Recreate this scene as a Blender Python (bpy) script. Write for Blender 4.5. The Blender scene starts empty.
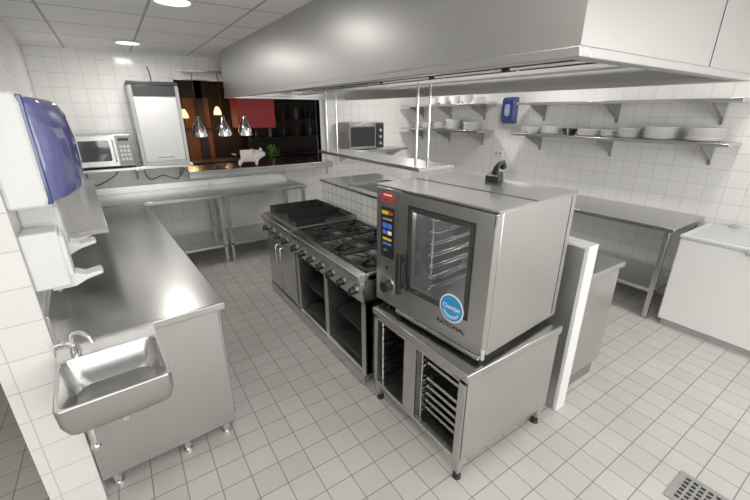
import bpy, bmesh, math, random
from mathutils import Vector, Matrix
random.seed(4)
S = bpy.context.scene
COL = S.collection
try:
    S.view_settings.view_transform = 'Standard'
    S.view_settings.gamma = 1.14
except Exception:
    pass

# ------------------------------------------------------------------ materials
def newmat(name):
    m = bpy.data.materials.new(name); m.use_nodes = True
    return m, m.node_tree, m.node_tree.nodes['Principled BSDF']

def plain(name, col, rough=0.5, metal=0.0, emit=None, es=0.0, trans=0.0, alpha=1.0, var=0.06, scale=8.0, coat=0.0):
    m, nt, p = newmat(name)
    p.inputs['Roughness'].default_value = rough
    p.inputs['Metallic'].default_value = metal
    p.inputs['Transmission Weight'].default_value = trans
    p.inputs['Alpha'].default_value = alpha
    p.inputs['Coat Weight'].default_value = coat
    tc = nt.nodes.new('ShaderNodeTexCoord')
    nz = nt.nodes.new('ShaderNodeTexNoise'); nz.inputs['Scale'].default_value = scale; nz.inputs['Detail'].default_value = 3
    nt.links.new(tc.outputs['Object'], nz.inputs['Vector'])
    mx = nt.nodes.new('ShaderNodeMix'); mx.data_type = 'RGBA'
    mx.inputs[6].default_value = (*[c*(1-var) for c in col], 1)
    mx.inputs[7].default_value = (*[min(1, c*(1+var)) for c in col], 1)
    nt.links.new(nz.outputs['Fac'], mx.inputs[0])
    nt.links.new(mx.outputs[2], p.inputs['Base Color'])
    if emit:
        p.inputs['Emission Color'].default_value = (*emit, 1)
        p.inputs['Emission Strength'].default_value = es
    return m

def steel(name, base=0.58, rough=0.3, stretch=(1.0, 1.0, 1.0), tint=(1, 0.995, 0.98), cv=0.012, smudge=0.004):
    """smooth satin stainless: faint large-scale tone and gloss variation only"""
    m, nt, p = newmat(name)
    p.inputs['Metallic'].default_value = 1.0
    tc = nt.nodes.new('ShaderNodeTexCoord'); mp = nt.nodes.new('ShaderNodeMapping')
    mp.inputs['Scale'].default_value = stretch
    nz = nt.nodes.new('ShaderNodeTexNoise'); nz.inputs['Scale'].default_value = 1.3; nz.inputs['Detail'].default_value = 0
    L = nt.links.new
    L(tc.outputs['Object'], mp.inputs['Vector']); L(mp.outputs[0], nz.inputs['Vector'])
    m2 = nt.nodes.new('ShaderNodeMapRange'); m2.inputs['From Min'].default_value = 0.3; m2.inputs['From Max'].default_value = 0.7
    m2.inputs['To Min'].default_value = rough-smudge; m2.inputs['To Max'].default_value = rough+smudge
    L(nz.outputs['Fac'], m2.inputs['Value']); L(m2.outputs[0], p.inputs['Roughness'])
    mx = nt.nodes.new('ShaderNodeMix'); mx.data_type = 'RGBA'
    mx.inputs[6].default_value = (*[base*(1-cv)*t for t in tint], 1); mx.inputs[7].default_value = (*[min(1, base*(1+cv)*t) for t in tint], 1)
    L(nz.outputs['Fac'], mx.inputs[0]); L(mx.outputs[2], p.inputs['Base Color'])
    return m

def tiles(name, axes, size, c1, c2, grout, mortar, rough=0.25, off=(0, 0), bump=0.4, h=None, spotty=0.0):
    m, nt, p = newmat(name); L = nt.links.new
    tc = nt.nodes.new('ShaderNodeTexCoord'); sp = nt.nodes.new('ShaderNodeSeparateXYZ'); cb = nt.nodes.new('ShaderNodeCombineXYZ')
    L(tc.outputs['Object'], sp.inputs[0])
    for i, a in enumerate(axes):
        ad = nt.nodes.new('ShaderNodeMath'); ad.operation = 'ADD'; ad.inputs[1].default_value = off[i]+60*size
        L(sp.outputs['XYZ'.index(a)], ad.inputs[0]); L(ad.outputs[0], cb.inputs[i])
    b = nt.nodes.new('ShaderNodeTexBrick'); b.offset = 0; b.squash = 1
    b.inputs['Scale'].default_value = 1; b.inputs['Brick Width'].default_value = size; b.inputs['Row Height'].default_value = h or size
    b.inputs['Mortar Size'].default_value = mortar; b.inputs['Mortar Smooth'].default_value = 0.1
    b.inputs['Color1'].default_value = (*c1, 1); b.inputs['Color2'].default_value = (*c2, 1); b.inputs['Mortar'].default_value = (*grout, 1)
    L(cb.outputs[0], b.inputs['Vector'])
    nz = nt.nodes.new('ShaderNodeTexNoise'); nz.inputs['Scale'].default_value = 1.7; nz.inputs['Detail'].default_value = 5
    L(tc.outputs['Object'], nz.inputs['Vector'])
    mr = nt.nodes.new('ShaderNodeMapRange'); mr.inputs['To Min'].default_value = 1-spotty; mr.inputs['To Max'].default_value = 1+spotty
    mr.inputs['From Min'].default_value = 0.3; mr.inputs['From Max'].default_value = 0.7
    L(nz.outputs['Fac'], mr.inputs['Value'])
    vm = nt.nodes.new('ShaderNodeVectorMath'); vm.operation = 'SCALE'
    L(b.outputs['Color'], vm.inputs[0]); L(mr.outputs[0], vm.inputs['Scale']); L(vm.outputs[0], p.inputs['Base Color'])
    rr = nt.nodes.new('ShaderNodeMapRange'); rr.inputs['To Min'].default_value = rough; rr.inputs['To Max'].default_value = 0.85
    L(b.outputs['Fac'], rr.inputs['Value']); L(rr.outputs[0], p.inputs['Roughness'])
    bp = nt.nodes.new('ShaderNodeBump'); bp.invert = True; bp.inputs['Strength'].default_value = bump; bp.inputs['Distance'].default_value = 0.003
    L(b.outputs['Fac'], bp.inputs['Height']); L(bp.outputs[0], p.inputs['Normal'])
    return m

STEEL = steel('brushed_steel', 0.55, 0.27)
STEELV = steel('brushed_steel_panel', 0.54, 0.29, (2, 2, 0.6))
STEELTOP = steel('worktop_steel', 0.52, 0.24)
STEELD = steel('dull_steel', 0.36, 0.4)
HOODM = steel('hood_steel', 0.54, 0.36, (0.6, 0.6, 3), cv=0.03)
CHROME = plain('chrome', (0.8, 0.8, 0.8), 0.1, 1.0)
BLACK = plain('black_plastic', (0.015, 0.015, 0.016), 0.35)
IRON = plain('cast_iron', (0.025, 0.025, 0.025), 0.4, 0.4)
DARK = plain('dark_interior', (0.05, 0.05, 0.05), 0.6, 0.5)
WHITE = plain('white_enamel', (0.80, 0.80, 0.79), 0.3, var=0.02)
WHITEP = plain('white_plastic', (0.78, 0.79, 0.79), 0.32, var=0.02)
PORC = plain('white_porcelain', (0.86, 0.86, 0.84), 0.12, var=0.02)
BLUE = plain('blue_translucent_plastic', (0.13, 0.13, 0.36), 0.07, alpha=0.90, coat=0.8, var=0.3, scale=5)
BLUED = plain('dark_blue_plastic', (0.03, 0.05, 0.2), 0.15, coat=0.5)
GLASSD = plain('dark_oven_glass', (0.05, 0.055, 0.06), 0.06, coat=1.0, var=0.3, scale=5)
GLASSA = plain('tinted_oven_glass', (0.10, 0.105, 0.11), 0.04, alpha=0.18, var=0.05)
GREY = plain('grey_plastic', (0.35, 0.36, 0.37), 0.4)
WOOD = plain('dark_wood', (0.018, 0.010, 0.008), 0.5, var=0.3)
WOODL = plain('brown_wood', (0.16, 0.085, 0.045), 0.5, var=0.3)
ORANGE = plain('warm_plaster', (0.30, 0.12, 0.05), 0.8, var=0.4, scale=3)
RED = plain('red_lacquer', (0.22, 0.005, 0.008), 0.5, emit=(0.5, 0.01, 0.01), es=0.10)
LAMPW = plain('lamp_glass', (1, 1, 1), 0.4, emit=(1, 0.97, 0.9), es=5)
WARM = plain('warm_lamp_glass', (1, 0.8, 0.5), 0.4, emit=(1, 0.6, 0.3), es=2.0)
BLUST = plain('blue_sticker', (0.02, 0.25, 0.6), 0.4, var=0.02)
BLUSL = plain('pale_blue_print', (0.35, 0.6, 0.85), 0.4, var=0.02)
REDP = plain('red_print', (0.6, 0.03, 0.02), 0.4, var=0.0)
PRW = plain('white_print', (0.9, 0.9, 0.9), 0.4, var=0.0)
YEL = plain('yellow_print', (0.7, 0.45, 0.03), 0.4, emit=(0.9, 0.6, 0.02), es=0.15)
GRN = plain('green_print', (0.05, 0.35, 0.1), 0.4, emit=(0.05, 0.5, 0.1), es=0.1)
BLP = plain('blue_display', (0.05, 0.10, 0.5), 0.3, emit=(0.1, 0.2, 0.9), es=0.25)
LEAF = plain('leaf_green', (0.05, 0.15, 0.02), 0.5, var=0.4)
PINK = plain('pale_fur', (0.72, 0.68, 0.64), 0.8, var=0.12, scale=30)
FLOORM = tiles('floor_tiles', 'XY', 0.15, (0.455, 0.44, 0.41), (0.50, 0.485, 0.455), (0.18, 0.175, 0.165), 0.0026, 0.34, spotty=0.06, off=(0.03, 0.05))
WTX = tiles('white_wall_tiles_x', 'XZ', 0.15, (0.81, 0.805, 0.785), (0.84, 0.835, 0.815), (0.56, 0.555, 0.54), 0.0024, 0.14, bump=0.15)
WTY = tiles('white_wall_tiles_y', 'YZ', 0.15, (0.81, 0.805, 0.785), (0.84, 0.835, 0.815), (0.56, 0.555, 0.54), 0.0024, 0.14, bump=0.15)
CEILM = tiles('ceiling_panels', 'XY', 0.6, (0.85, 0.845, 0.83), (0.88, 0.875, 0.86), (0.42, 0.42, 0.41), 0.010, 0.8, off=(0.25, 0.1), spotty=0.03)
BOTM = [plain('bottle_glass_%s' % n, c, 0.1) for n, c in (('green', (0.01, 0.05, 0.02)), ('amber', (0.15, 0.05, 0.01)), ('clear', (0.25, 0.25, 0.25)))]

# ------------------------------------------------------------------ mesh builder
class MB:
    def __init__(s): s.bm = bmesh.new(); s.mi = 0
    def _mark(s, faces):
        for f in faces: f.material_index = s.mi
    def box(s, x0, x1, y0, y1, z0, z1):
        vs = [s.bm.verts.new(c) for c in ((x0,y0,z0),(x1,y0,z0),(x1,y1,z0),(x0,y1,z0),(x0,y0,z1),(x1,y0,z1),(x1,y1,z1),(x0,y1,z1))]
        s._mark([s.bm.faces.new([vs[i] for i in q]) for q in ((0,3,2,1),(4,5,6,7),(0,1,5,4),(1,2,6,5),(2,3,7,6),(3,0,4,7))])
        return s
    def tube(s, pts, r, seg=10, caps=True):
        pts = [Vector(p) for p in pts]; rings = []
        n = len(pts); rs = r if isinstance(r, (list, tuple)) else [r]*n
        up = None
        for i, p in enumerate(pts):
            t = (pts[min(i+1, n-1)]-pts[max(i-1, 0)]).normalized()
            if up is None:
                up = Vector((0, 0, 1)) if abs(t.z) < 0.9 else Vector((1, 0, 0))
            a = t.cross(up)
            if a.length < 1e-4: a = t.cross(Vector((0, 1, 0)))
            a.normalize(); up = a.cross(t).normalized()
            rings.append([s.bm.verts.new(p+a*math.cos(k*2*math.pi/seg)*rs[i]+up*math.sin(k*2*math.pi/seg)*rs[i]) for k in range(seg)])
        fs = []
        for i in range(n-1):
            for k in range(seg):
                fs.append(s.bm.faces.new([rings[i][k], rings[i][(k+1) % seg], rings[i+1][(k+1) % seg], rings[i+1][k]]))
        if caps:
            fs.append(s.bm.faces.new(list(reversed(rings[0])))); fs.append(s.bm.faces.new(rings[-1]))
        s._mark(fs); return s
    def cyl(s, p0, p1, r, r1=None, seg=20):
        return s.tube([p0, p1], [r, r if r1 is None else r1], seg)
    def lathe(s, prof, c=(0, 0, 0), seg=28):
        c = Vector(c); rings = []
        for r, z in prof:
            if r < 1e-5: rings.append([s.bm.verts.new(c+Vector((0, 0, z)))])
            else: rings.append([s.bm.verts.new(c+Vector((r*math.cos(2*math.pi*k/seg), r*math.sin(2*math.pi*k/seg), z))) for k in range(seg)])
        fs = []
        for a, b in zip(rings, rings[1:]):
            for k in range(seg):
                j = (k+1) % seg
                if len(a) == 1 and len(b) == 1: continue
                if len(a) == 1: fs.append(s.bm.faces.new([a[0], b[k], b[j]]))
                elif len(b) == 1: fs.append(s.bm.faces.new([a[k], b[0], a[j]]))
                else: fs.append(s.bm.faces.new([a[k], b[k], b[j], a[j]]))
        s._mark(fs); return s
    def prism(s, poly, axis, a, b):
        def P(u, v, w):
            return {'x': (w, u, v), 'y': (u, w, v), 'z': (u, v, w)}[axis]
        A = [s.bm.verts.new(P(u, v, a)) for u, v in poly]; B = [s.bm.verts.new(P(u, v, b)) for u, v in poly]
        fs = [s.bm.faces.new(A), s.bm.faces.new(list(reversed(B)))]
        n = len(poly)
        for i in range(n): fs.append(s.bm.faces.new([A[i], B[i], B[(i+1) % n], A[(i+1) % n]]))
        s._mark(fs); return s
    def loft(s, rings, cap0=False, cap1=True):
        vr = [[s.bm.verts.new(p) for p in r] for r in rings]
        n = len(vr[0]); fs = []
        for a, c in zip(vr, vr[1:]):
            for k in range(n): fs.append(s.bm.faces.new([a[k], a[(k+1) % n], c[(k+1) % n], c[k]]))
        if cap1: fs.append(s.bm.faces.new(vr[-1]))
        if cap0: fs.append(s.bm.faces.new(list(reversed(vr[0]))))
        s._mark(fs); return s
    def ball(s, c, r, sc=(1, 1, 1), seg=16):
        res = bmesh.ops.create_uvsphere(s.bm, u_segments=seg, v_segments=max(8, seg//2), radius=r, matrix=Matrix.Translation(c) @ Matrix.Diagonal((*sc, 1)))
        fs = set(f for v in res['verts'] for f in v.link_faces); s._mark(fs); return s
    def mesh(s, name):
        bmesh.ops.recalc_face_normals(s.bm, faces=s.bm.faces)
        me = bpy.data.meshes.new(name); s.bm.to_mesh(me); s.bm.free()
        me.shade_smooth()
        me.set_sharp_from_angle(angle=math.radians(35))
        return me

def rrect(u0, u1, v0, v1, r, n=5):
    pts = []
    for cx, cy, a0 in ((u1-r, v1-r, 0), (u0+r, v1-r, 90), (u0+r, v0+r, 180), (u1-r, v0+r, 270)):
        for i in range(n+1):
            a = math.radians(a0+90*i/n); pts.append((cx+r*math.cos(a), cy+r*math.sin(a)))
    return pts

def obj_of(name, me, mats, parent=None, loc=(0, 0, 0), rz=0, bevel=0.0, rot=None):
    o = bpy.data.objects.new(name, me); COL.objects.link(o)
    for m in (mats if isinstance(mats, (list, tuple)) else [mats]): me.materials.append(m)
    o.location = loc; o.rotation_euler = rot if rot else (0, 0, rz)
    if parent: o.parent = parent
    if bevel:
        b = o.modifiers.new('bevel', 'BEVEL'); b.width = bevel; b.segments = 2; b.limit_method = 'ANGLE'; b.angle_limit = math.radians(50)
    return o

def part(root, name, mb, mats, bevel=0.0, label=None, **k):
    o = obj_of(name, mb.mesh(name), mats, root, bevel=bevel, **k)
    if label: o['label'] = label
    return o

def thing(name, label, cat, loc=(0, 0, 0), rz=0, group=None):
    e = bpy.data.objects.new(name, None); COL.objects.link(e); e.empty_display_size = 0.1
    e.location = loc; e.rotation_euler = (0, 0, rz)
    e['label'] = label; e['category'] = cat
    if group: e['group'] = group
    return e

def solid(name, mb, mats, label, cat, loc=(0, 0, 0), rz=0, bevel=0.0, group=None):
    o = obj_of(name, mb.mesh(name), mats, None, loc, rz, bevel)
    o['label'] = label; o['category'] = cat
    if group: o['group'] = group
    return o

def struct(name, mb, mats, label=None, **k):
    o = obj_of(name, mb.mesh(name), mats, None, **k); o['kind'] = 'structure'
    o['label'] = label or name.replace('_', ' '); o['category'] = name.split('_')[0]
    return o

def copy_thing(o, loc, rz=None):
    c = o.copy(); COL.objects.link(c); c.location = loc
    if rz is not None: c.rotation_euler = (0, 0, rz)
    def rec(src, dst):
        for ch in src.children:
            d = ch.copy(); COL.objects.link(d); d.parent = dst; d.matrix_parent_inverse = ch.matrix_parent_inverse.copy(); rec(ch, d)
    rec(o, c)
    return c

def text_part(root, name, body, size, loc, mat, face='-x', label=None, ext=0.0006):
    cu = bpy.data.curves.new(name, 'FONT'); cu.body = body; cu.size = size; cu.extrude = ext
    cu.align_x = 'CENTER'; cu.align_y = 'CENTER'
    t = bpy.data.objects.new(name+'_tmp', cu); COL.objects.link(t)
    bpy.context.view_layer.update()
    me = bpy.data.meshes.new_from_object(t.evaluated_get(bpy.context.evaluated_depsgraph_get()))
    bpy.data.objects.remove(t); bpy.data.curves.remove(cu)
    if face == '-x': M = Matrix(((0, 0, -1), (-1, 0, 0), (0, 1, 0)))
    else: M = Matrix(((1, 0, 0), (0, 0, -1), (0, 1, 0)))
    me.transform(M.to_4x4())
    me.materials.clear()
    o = obj_of(name, me, mat, root, loc)
    if label: o['label'] = label
    return o

# ------------------------------------------------------------------ room
XR, YB, ZC = 4.6, 5.6, 2.5
YF = -2.4
LA = math.radians(3.5); LO = Vector((-0.38, 1.88, 0))
def L2W(x, y, z=0):
    return (LO.x+x*math.cos(LA)-y*math.sin(LA), LO.y+x*math.sin(LA)+y*math.cos(LA), z)
struct('floor', MB().box(-2.6, XR+0.1, YF, 8.6, -0.1, 0), FLOORM, 'light grey square ceramic floor tiles with dark grout')
struct('ceiling', MB().box(-2.6, XR+0.1, YF, YB+0.1, ZC, ZC+0.08), CEILM, 'suspended ceiling of pale grey square panels')
w = MB()
w.box(-2.6, 0.75, YB, YB+0.12, 0, ZC); w.box(2.73, XR+0.1, YB, YB+0.12, 0, ZC)
w.box(0.75, 2.73, YB, YB+0.12, 0, 1.10); w.box(0.75, 2.73, YB, YB+0.12, 2.24, ZC)
struct('wall_back', w, WTX, 'white glazed square wall tiles with serving hatch')
struct('wall_right', MB().box(XR, XR+0.1, YF, YB, 0, ZC), WTY, 'white glazed square wall tiles')
w = MB()   # wall behind the viewer with a wide window opening
w.box(-2.6, XR+0.1, YF-0.12, YF, 0, 0.9); w.box(-2.6, XR+0.1, YF-0.12, YF, 2.35, ZC); w.box(-2.6, -0.6, YF-0.12, YF, 0.9, 2.35); w.box(4.2, XR+0.1, YF-0.12, YF, 0.9, 2.35)
struct('wall_front', w, WTX, 'white tiled wall with wide window opening')
wn = MB()
for x in (-0.6, 0.6, 1.8, 3.0, 4.15): wn.box(x, x+0.05, YF-0.09, YF-0.03, 0.9, 2.35)
wn.box(-0.6, 4.2, YF-0.09, YF-0.03, 0.9, 0.95).box(-0.6, 4.2, YF-0.09, YF-0.03, 2.30, 2.35)
struct('window_1', wn, WHITE, 'white framed window')
def wallboth(name, x0, x1, y0, y1, z1, loc=(0, 0, 0), rz=0, label=None, mats=None):
    w = MB(); w.box(x0, x1, y0, y1, 0, z1)
    w.bm.faces.ensure_lookup_table(); w.bm.normal_update()
    for f in w.bm.faces:
        f.material_index = 1 if abs(f.normal.y) > 0.5 else 0
    return struct(name, w, mats or [WTY, WTX], label, loc=loc, rz=rz)
wallboth('wall_left', -0.19, 0, 0, 3.72, ZC, LO, LA, 'white tiled partition wall')
struct('wall_side', MB().box(-2.7, -2.6, YF, YB, 0, ZC), plain('cream_paint', (0.7, 0.68, 0.62), 0.7), 'plain painted wall of adjoining passage')
struct('trim_1', MB().box(0.735, 0.75, YB-0.01, YB+0.13, 1.1, 2.25).box(2.73, 2.745, YB-0.01, YB+0.13, 1.1, 2.25).box(0.735, 2.745, YB-0.01, YB+0.13, 2.235, 2.25), [WHITE], 'thin white frame of serving hatch')
struct('trim_2', MB().box(2.80, 2.86, YB-0.05, YB, 0.9, 2.3), WHITE, 'white vertical post beside serving hatch')
# centre half wall
wallboth('wall_middle', 2.075, 2.165, 0.975, 1.95, 1.13, label='low steel clad dividing wall between cooking rows', mats=[steel('cladding_steel', 0.6, 0.5), STEEL])
LZ = 1.12
wm = MB(); wm.box(1.86, 2.165, 1.95, 3.85, 0, LZ)
struct('wall_ledge', wm, tiles('ledge_tiles', 'YZ', 0.10, (0.86, 0.86, 0.83), (0.89, 0.89, 0.86), (0.30, 0.30, 0.28), 0.003, 0.15, off=(0, -0.02)), 'low white tiled ledge behind the range')
struct('trim_4', MB().box(2.07, 2.168, 0.95, 0.975, 0, 1.15).box(2.07, 2.168, 0.975, 1.94, 1.13, 1.15), WHITE, 'white edge profile on low dividing wall', bevel=0.003)
# restaurant beyond the hatch
struct('wall_dining', MB().box(1.7, 5.5, 8.5, 8.6, 0, 2.8), plain('dining_wall_paint', (0.03, 0.014, 0.009), 0.7, var=0.4, scale=2), 'dark brown dining room wall')
struct('wall_dining_rear', MB().box(-1, 1.7, 8.5, 8.6, 0, 2.8), ORANGE, 'brown plastered dining room wall')
struct('wall_dining_side', MB().box(-0.1, 0.0, YB+0.12, 8.5, 0, 2.8), ORANGE, 'brown plastered dining room wall')
struct('wall_dining_end', MB().box(5.0, 5.1, YB+0.12, 8.5, 0, 2.8), WOOD, 'dark dining room end wall')
struct('ceiling_dining', MB().box(-0.1, 5.1, YB+0.12, 8.6, 2.6, 2.7), WOOD, 'dark dining room ceiling')
struct('trim_6', MB().box(1.15, 1.22, 8.44, 8.5, 0, 2.6).box(1.45, 1.60, 8.44, 8.5, 0, 2.6).box(-0.1, 1.7, 8.44, 8.5, 1.5, 1.56).box(-0.1, 1.7, 8.44, 8.5, 2.1, 2.6), WOOD, 'dark wooden posts on dining room wall')

# ------------------------------------------------------------------ ceiling downlights
def downlight(x, y, en):
    e = thing('recessed_downlight', 'round white recessed ceiling downlight, switched on', 'ceiling light', (x, y, ZC), group='recessed ceiling downlights')
    part(e, 'trim_ring', MB().lathe([(0.115, 0.0), (0.13, -0.004), (0.13, -0.010), (0.105, -0.014), (0.10, -0.004), (0.115, 0.0)]), WHITEP)
    part(e, 'lens', MB().lathe([(0, -0.004), (0.10, -0.005), (0.10, -0.001), (0, -0.001)]), LAMPW)
    l = bpy.data.lights.new('downlight_lamp', 'AREA'); l.shape = 'DISK'; l.size = 0.2; l.energy = en; l.color = (1, 0.97, 0.92)
    o = bpy.data.objects.new('downlight_lamp', l); COL.objects.link(o); o.location = (0, 0, -0.02); o.parent = e
for x, y, en in ((0.3, 4.84, 10), (0.467, 2.94, 3.5), (0.5, 0.7, 4), (3.75, 0.9, 7), (3.75, 2.7, 11), (3.75, 4.5, 15)):  # first two are in view; the others are added unseen for light
    downlight(x, y, en)

# ------------------------------------------------------------------ extractor hood
hx0, hx1, hy0, hy1, hz = 1.19, 2.86, 0.69, 4.95, 2.015
hd = thing('extractor_hood', 'large brushed stainless steel extractor hood over cooking island', 'extractor hood', (hx0, hy0, hz))
W, D = hx1-hx0, hy1-hy0
HH = 0.485
part(hd, 'canopy', MB().box(0, 0.015, 0, D, 0, HH).box(W-0.015, W, 0, D, 0, HH).box(0.015, W-0.015, 0, 0.015, 0, HH).box(0.015, W-0.015, D-0.015, D, 0, HH)
     .box(0.015, W-0.015, 0.015, D-0.015, 0.28, 0.29), HOODM)
part(hd, 'rim', MB().box(-0.006, 0.05, -0.006, D+0.006, -0.012, 0.02).box(W-0.05, W+0.006, -0.006, D+0.006, -0.012, 0.02).box(0.05, W-0.05, -0.006, 0.05, -0.012, 0.02).box(0.05, W-0.05, D-0.05, D+0.006, -0.012, 0.02), HOODM, bevel=0.004)
for i in range(6):
    y0 = 0.25+i*0.63
    for sgn in (0, 1):
        f = MB()
        xa, xb = (0.42, W/2-0.04) if sgn == 0 else (W-0.42, W/2+0.04)
        f.prism([(xa, 0.24), (xb, 0.06), (xb, 0.09), (xa, 0.27)], 'y', y0, y0+0.61)
        for k in range(9):
            t = (k+0.5)/9; x = xa+(xb-xa)*t; z = 0.24-0.18*t
            f.box(x-0.008, x+0.008, y0+0.02, y0+0.59, z-0.012, z)
        part(hd, 'grease_filter', f, STEEL)
part(hd, 'drip_channel', MB().box(W/2-0.06, W/2+0.06, 0.2, D-0.2, 0.03, 0.05), HOODM)
for a, b_ in ((0.05, 0.38), (W-0.38, W-0.05)):
    part(hd, 'inner_lip', MB().box(a, b_, 0.05, D-0.05, 0.10, 0.11), HOODM)
part(hd, 'seam', MB().box(W*0.62, W*0.62+0.003, -0.002, 0.0, 0.02, HH), DARK)

# hanging shelf
hs = thing('hanging_shelf', 'stainless steel shelf hanging on rods from the hood', 'shelf', (1.88, 2.2, 1.45))
part(hs, 'shelf_board', MB().box(0, 0.37, 0, 1.72, -0.03, 0), STEEL, bevel=0.004)
for x, y in ((0.05, 0.1), (0.17, 0.1), (0.05, 1.6), (0.17, 1.6)):
    part(hs, 'rod', MB().cyl((x, y, 0), (x, y, 0.60), 0.011), CHROME)

# ------------------------------------------------------------------ oven stand
st = thing('oven_stand', 'stainless steel stand with tray racks, under the combi oven', 'oven stand', (1.16, 0.95, 0))
SW, SD, SH = 0.77, 0.78, 0.70
part(st, 'top', MB().box(-0.01, SW, -0.01, SD+0.01, SH-0.045, SH), STEELTOP, bevel=0.005)
part(st, 'side_panel', MB().box(0.0, SW-0.01, 0.0, 0.02, 0.15, SH-0.045), STEELV, bevel=0.002)
part(st, 'side_panel', MB().box(0.0, SW-0.01, SD-0.02, SD, 0.15, SH-0.045), STEELV, bevel=0.002)
part(st, 'back_panel', MB().box(SW-0.02, SW-0.01, 0.02, SD-0.02, 0.15, SH-0.045), STEELD)
part(st, 'base_shelf', MB().box(0.0, SW-0.01, 0.0, SD, 0.13, 0.155), STEEL, bevel=0.002)
part(st, 'divider', MB().box(0.0, SW-0.03, 0.365, 0.38, 0.155, SH-0.045).box(0.0, SW-0.03, 0.455, 0.47, 0.155, SH-0.045).box(-0.003, 0.01, 0.365, 0.47, 0.155, SH-0.045), STEELV)
part(st, 'front_frame', MB().box(-0.004, 0.012, 0, 0.045, 0.15, SH-0.045).box(-0.004, 0.012, SD-0.035, SD, 0.15, SH-0.045).box(-0.004, 0.012, 0, SD, SH-0.07, SH-0.045), STEELV, bevel=0.002)
for (y0, y1) in ((0.05, 0.355), (0.48, 0.74)):
    for ys, d in ((y0, 1), (y1, -1)):
        r = MB()
        for k in range(8):
            z = 0.20+k*0.052
            r.box(0.03, SW-0.05, min(ys, ys+d*0.03), max(ys, ys+d*0.03), z, z+0.004)
            r.cyl((0.03, ys+d*0.012, z+0.006), (SW-0.06, ys+d*0.012, z+0.006), 0.004, seg=6)
        r.cyl((0.035, ys+d*0.006, 0.16), (0.035, ys+d*0.006, 0.64), 0.006, seg=8)
        part(st, 'tray_rail', r, CHROME)
for x, y in ((0.03, 0.03), (0.03, SD-0.03), (SW-0.05, 0.03), (SW-0.05, SD-0.03)):
    l = MB(); l.box(x-0.022, x+0.022, y-0.022, y+0.022, 0.05, 0.15)
    l.mi = 1; l.cyl((x, y, 0), (x, y, 0.03), 0.025, 0.02).cyl((x, y, 0.03), (x, y, 0.06), 0.012)
    part(st, 'leg', l, [STEEL, BLACK])
tr = MB().box(0, 0.5, 0, 0.27, 0, 0.003).box(0, 0.5, 0, 0.006, 0, 0.02).box(0, 0.5, 0.264, 0.27, 0, 0.02).box(0, 0.006, 0, 0.27, 0, 0.02).box(0.494, 0.5, 0, 0.27, 0, 0.02)
t0 = solid('baking_tray', tr, STEEL, 'shallow steel baking tray in the oven stand', 'tray', (1.22, 0.95+0.067, 0.20+4*0.052+0.011), group='trays in the oven stand')
for k in (0, 1, 2, 3, 6):
    copy_thing(t0, (1.22, 0.95+0.067, 0.20+k*0.052+0.011))

# ------------------------------------------------------------------ combi oven
ov = thing('combi_oven', 'stainless steel combi steamer oven with glass door on stand', 'oven', (1.27, 0.965, 0.70), math.radians(4.3))
OW, OD, z0, z1 = 0.82, 0.69, 0.035, 0.765
PY = 0.61
wy0, wy1, wz0, wz1 = 0.12, 0.52, 0.215, 0.67
bd0 = MB()
bd0.box(0.035, OD, 0.0, 0.04, z0, z1-0.01).box(0.035, OD, PY-0.04, OW, z0, z1-0.01).box(0.035, OD, 0.04, PY-0.04, z0, 0.12).box(0.035, OD, 0.04, PY-0.04, z1-0.06, z1-0.01).box(OD-0.05, OD, 0.04, PY-0.04, 0.12, z1-0.06)
part(ov, 'body', bd0, STEELV, bevel=0.004)
part(ov, 'top_cover', MB().box(0.0, OD+0.005, -0.004, OW+0.004, z1-0.012, z1).box(0.3, 0.31, 0, OW, z1, z1+0.004), STEELTOP, bevel=0.003)
for x, y in ((0.06, 0.06), (0.06, OW-0.06), (OD-0.08, 0.06), (OD-0.08, OW-0.06)):
    part(ov, 'leg', MB().cyl((x, y, 0), (x, y, z0), 0.02), BLACK)
cp = part(ov, 'control_panel', MB().box(0.0, 0.035, PY, OW, z0, z1-0.012), STEELV, bevel=0.006)
CY = (PY+OW)/2
text_part(cp, 'brand_lettering', 'RATIONAL', 0.030, (-0.002, CY, z1-0.085), REDP)
part(cp, 'brand_badge', MB().prism(rrect(CY-0.05, CY+0.05, z1-0.068, z1-0.035, 0.01), 'x', -0.002, 0), REDP)
part(cp, 'badge_stripe', MB().prism(rrect(CY-0.035, CY+0.035, z1-0.055, z1-0.047, 0.003), 'x', -0.003, 0), PRW)
part(cp, 'display', MB().prism(rrect(CY-0.058, CY+0.058, 0.34, 0.645, 0.010), 'x', -0.004, 0.0), BLACK)
rows = ((0.612, 0.020, 0.02, 0.056, YEL), (0.612, 0.020, -0.030, 0.034, REDP), (0.575, 0.010, 0.0, 0.08, GREY), (0.535, 0.028, 0.022, 0.034, BLP), (0.535, 0.028, -0.022, 0.034, BLP), (0.495, 0.022, 0.022, 0.034, BLP), (0.495, 0.022, -0.022, 0.034, PRW), (0.455, 0.014, 0.0, 0.078, YEL), (0.425, 0.012, 0.0, 0.078, BLP), (0.385, 0.010, 0.015, 0.03, GRN))
for zz, hh, oy, ww, m in rows:
    part(cp, 'button', MB().prism(rrect(CY+oy-ww/2, CY+oy+ww/2, zz-hh/2, zz+hh/2, 0.003, 2), 'x', -0.0055, -0.003), m)
part(cp, 'dial', MB().cyl((-0.03, CY, 0.15), (0, CY, 0.15), 0.034, 0.038, 28), BLACK)
part(cp, 'dial_ring', MB().cyl((-0.004, CY, 0.15), (0, CY, 0.15), 0.066, seg=36), CHROME)
part(cp, 'switch', MB().cyl((-0.006, CY, 0.275), (0, CY, 0.275), 0.012), BLACK)
dr = MB()
dr.box(-0.008, 0.034, 0.004, wy0, z0+0.01, z1-0.016).box(-0.008, 0.034, wy1, PY-0.004, z0+0.01, z1-0.016)
dr.box(-0.008, 0.034, wy0, wy1, z0+0.01, wz0).box(-0.008, 0.034, wy0, wy1, wz1, z1-0.016)
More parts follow.
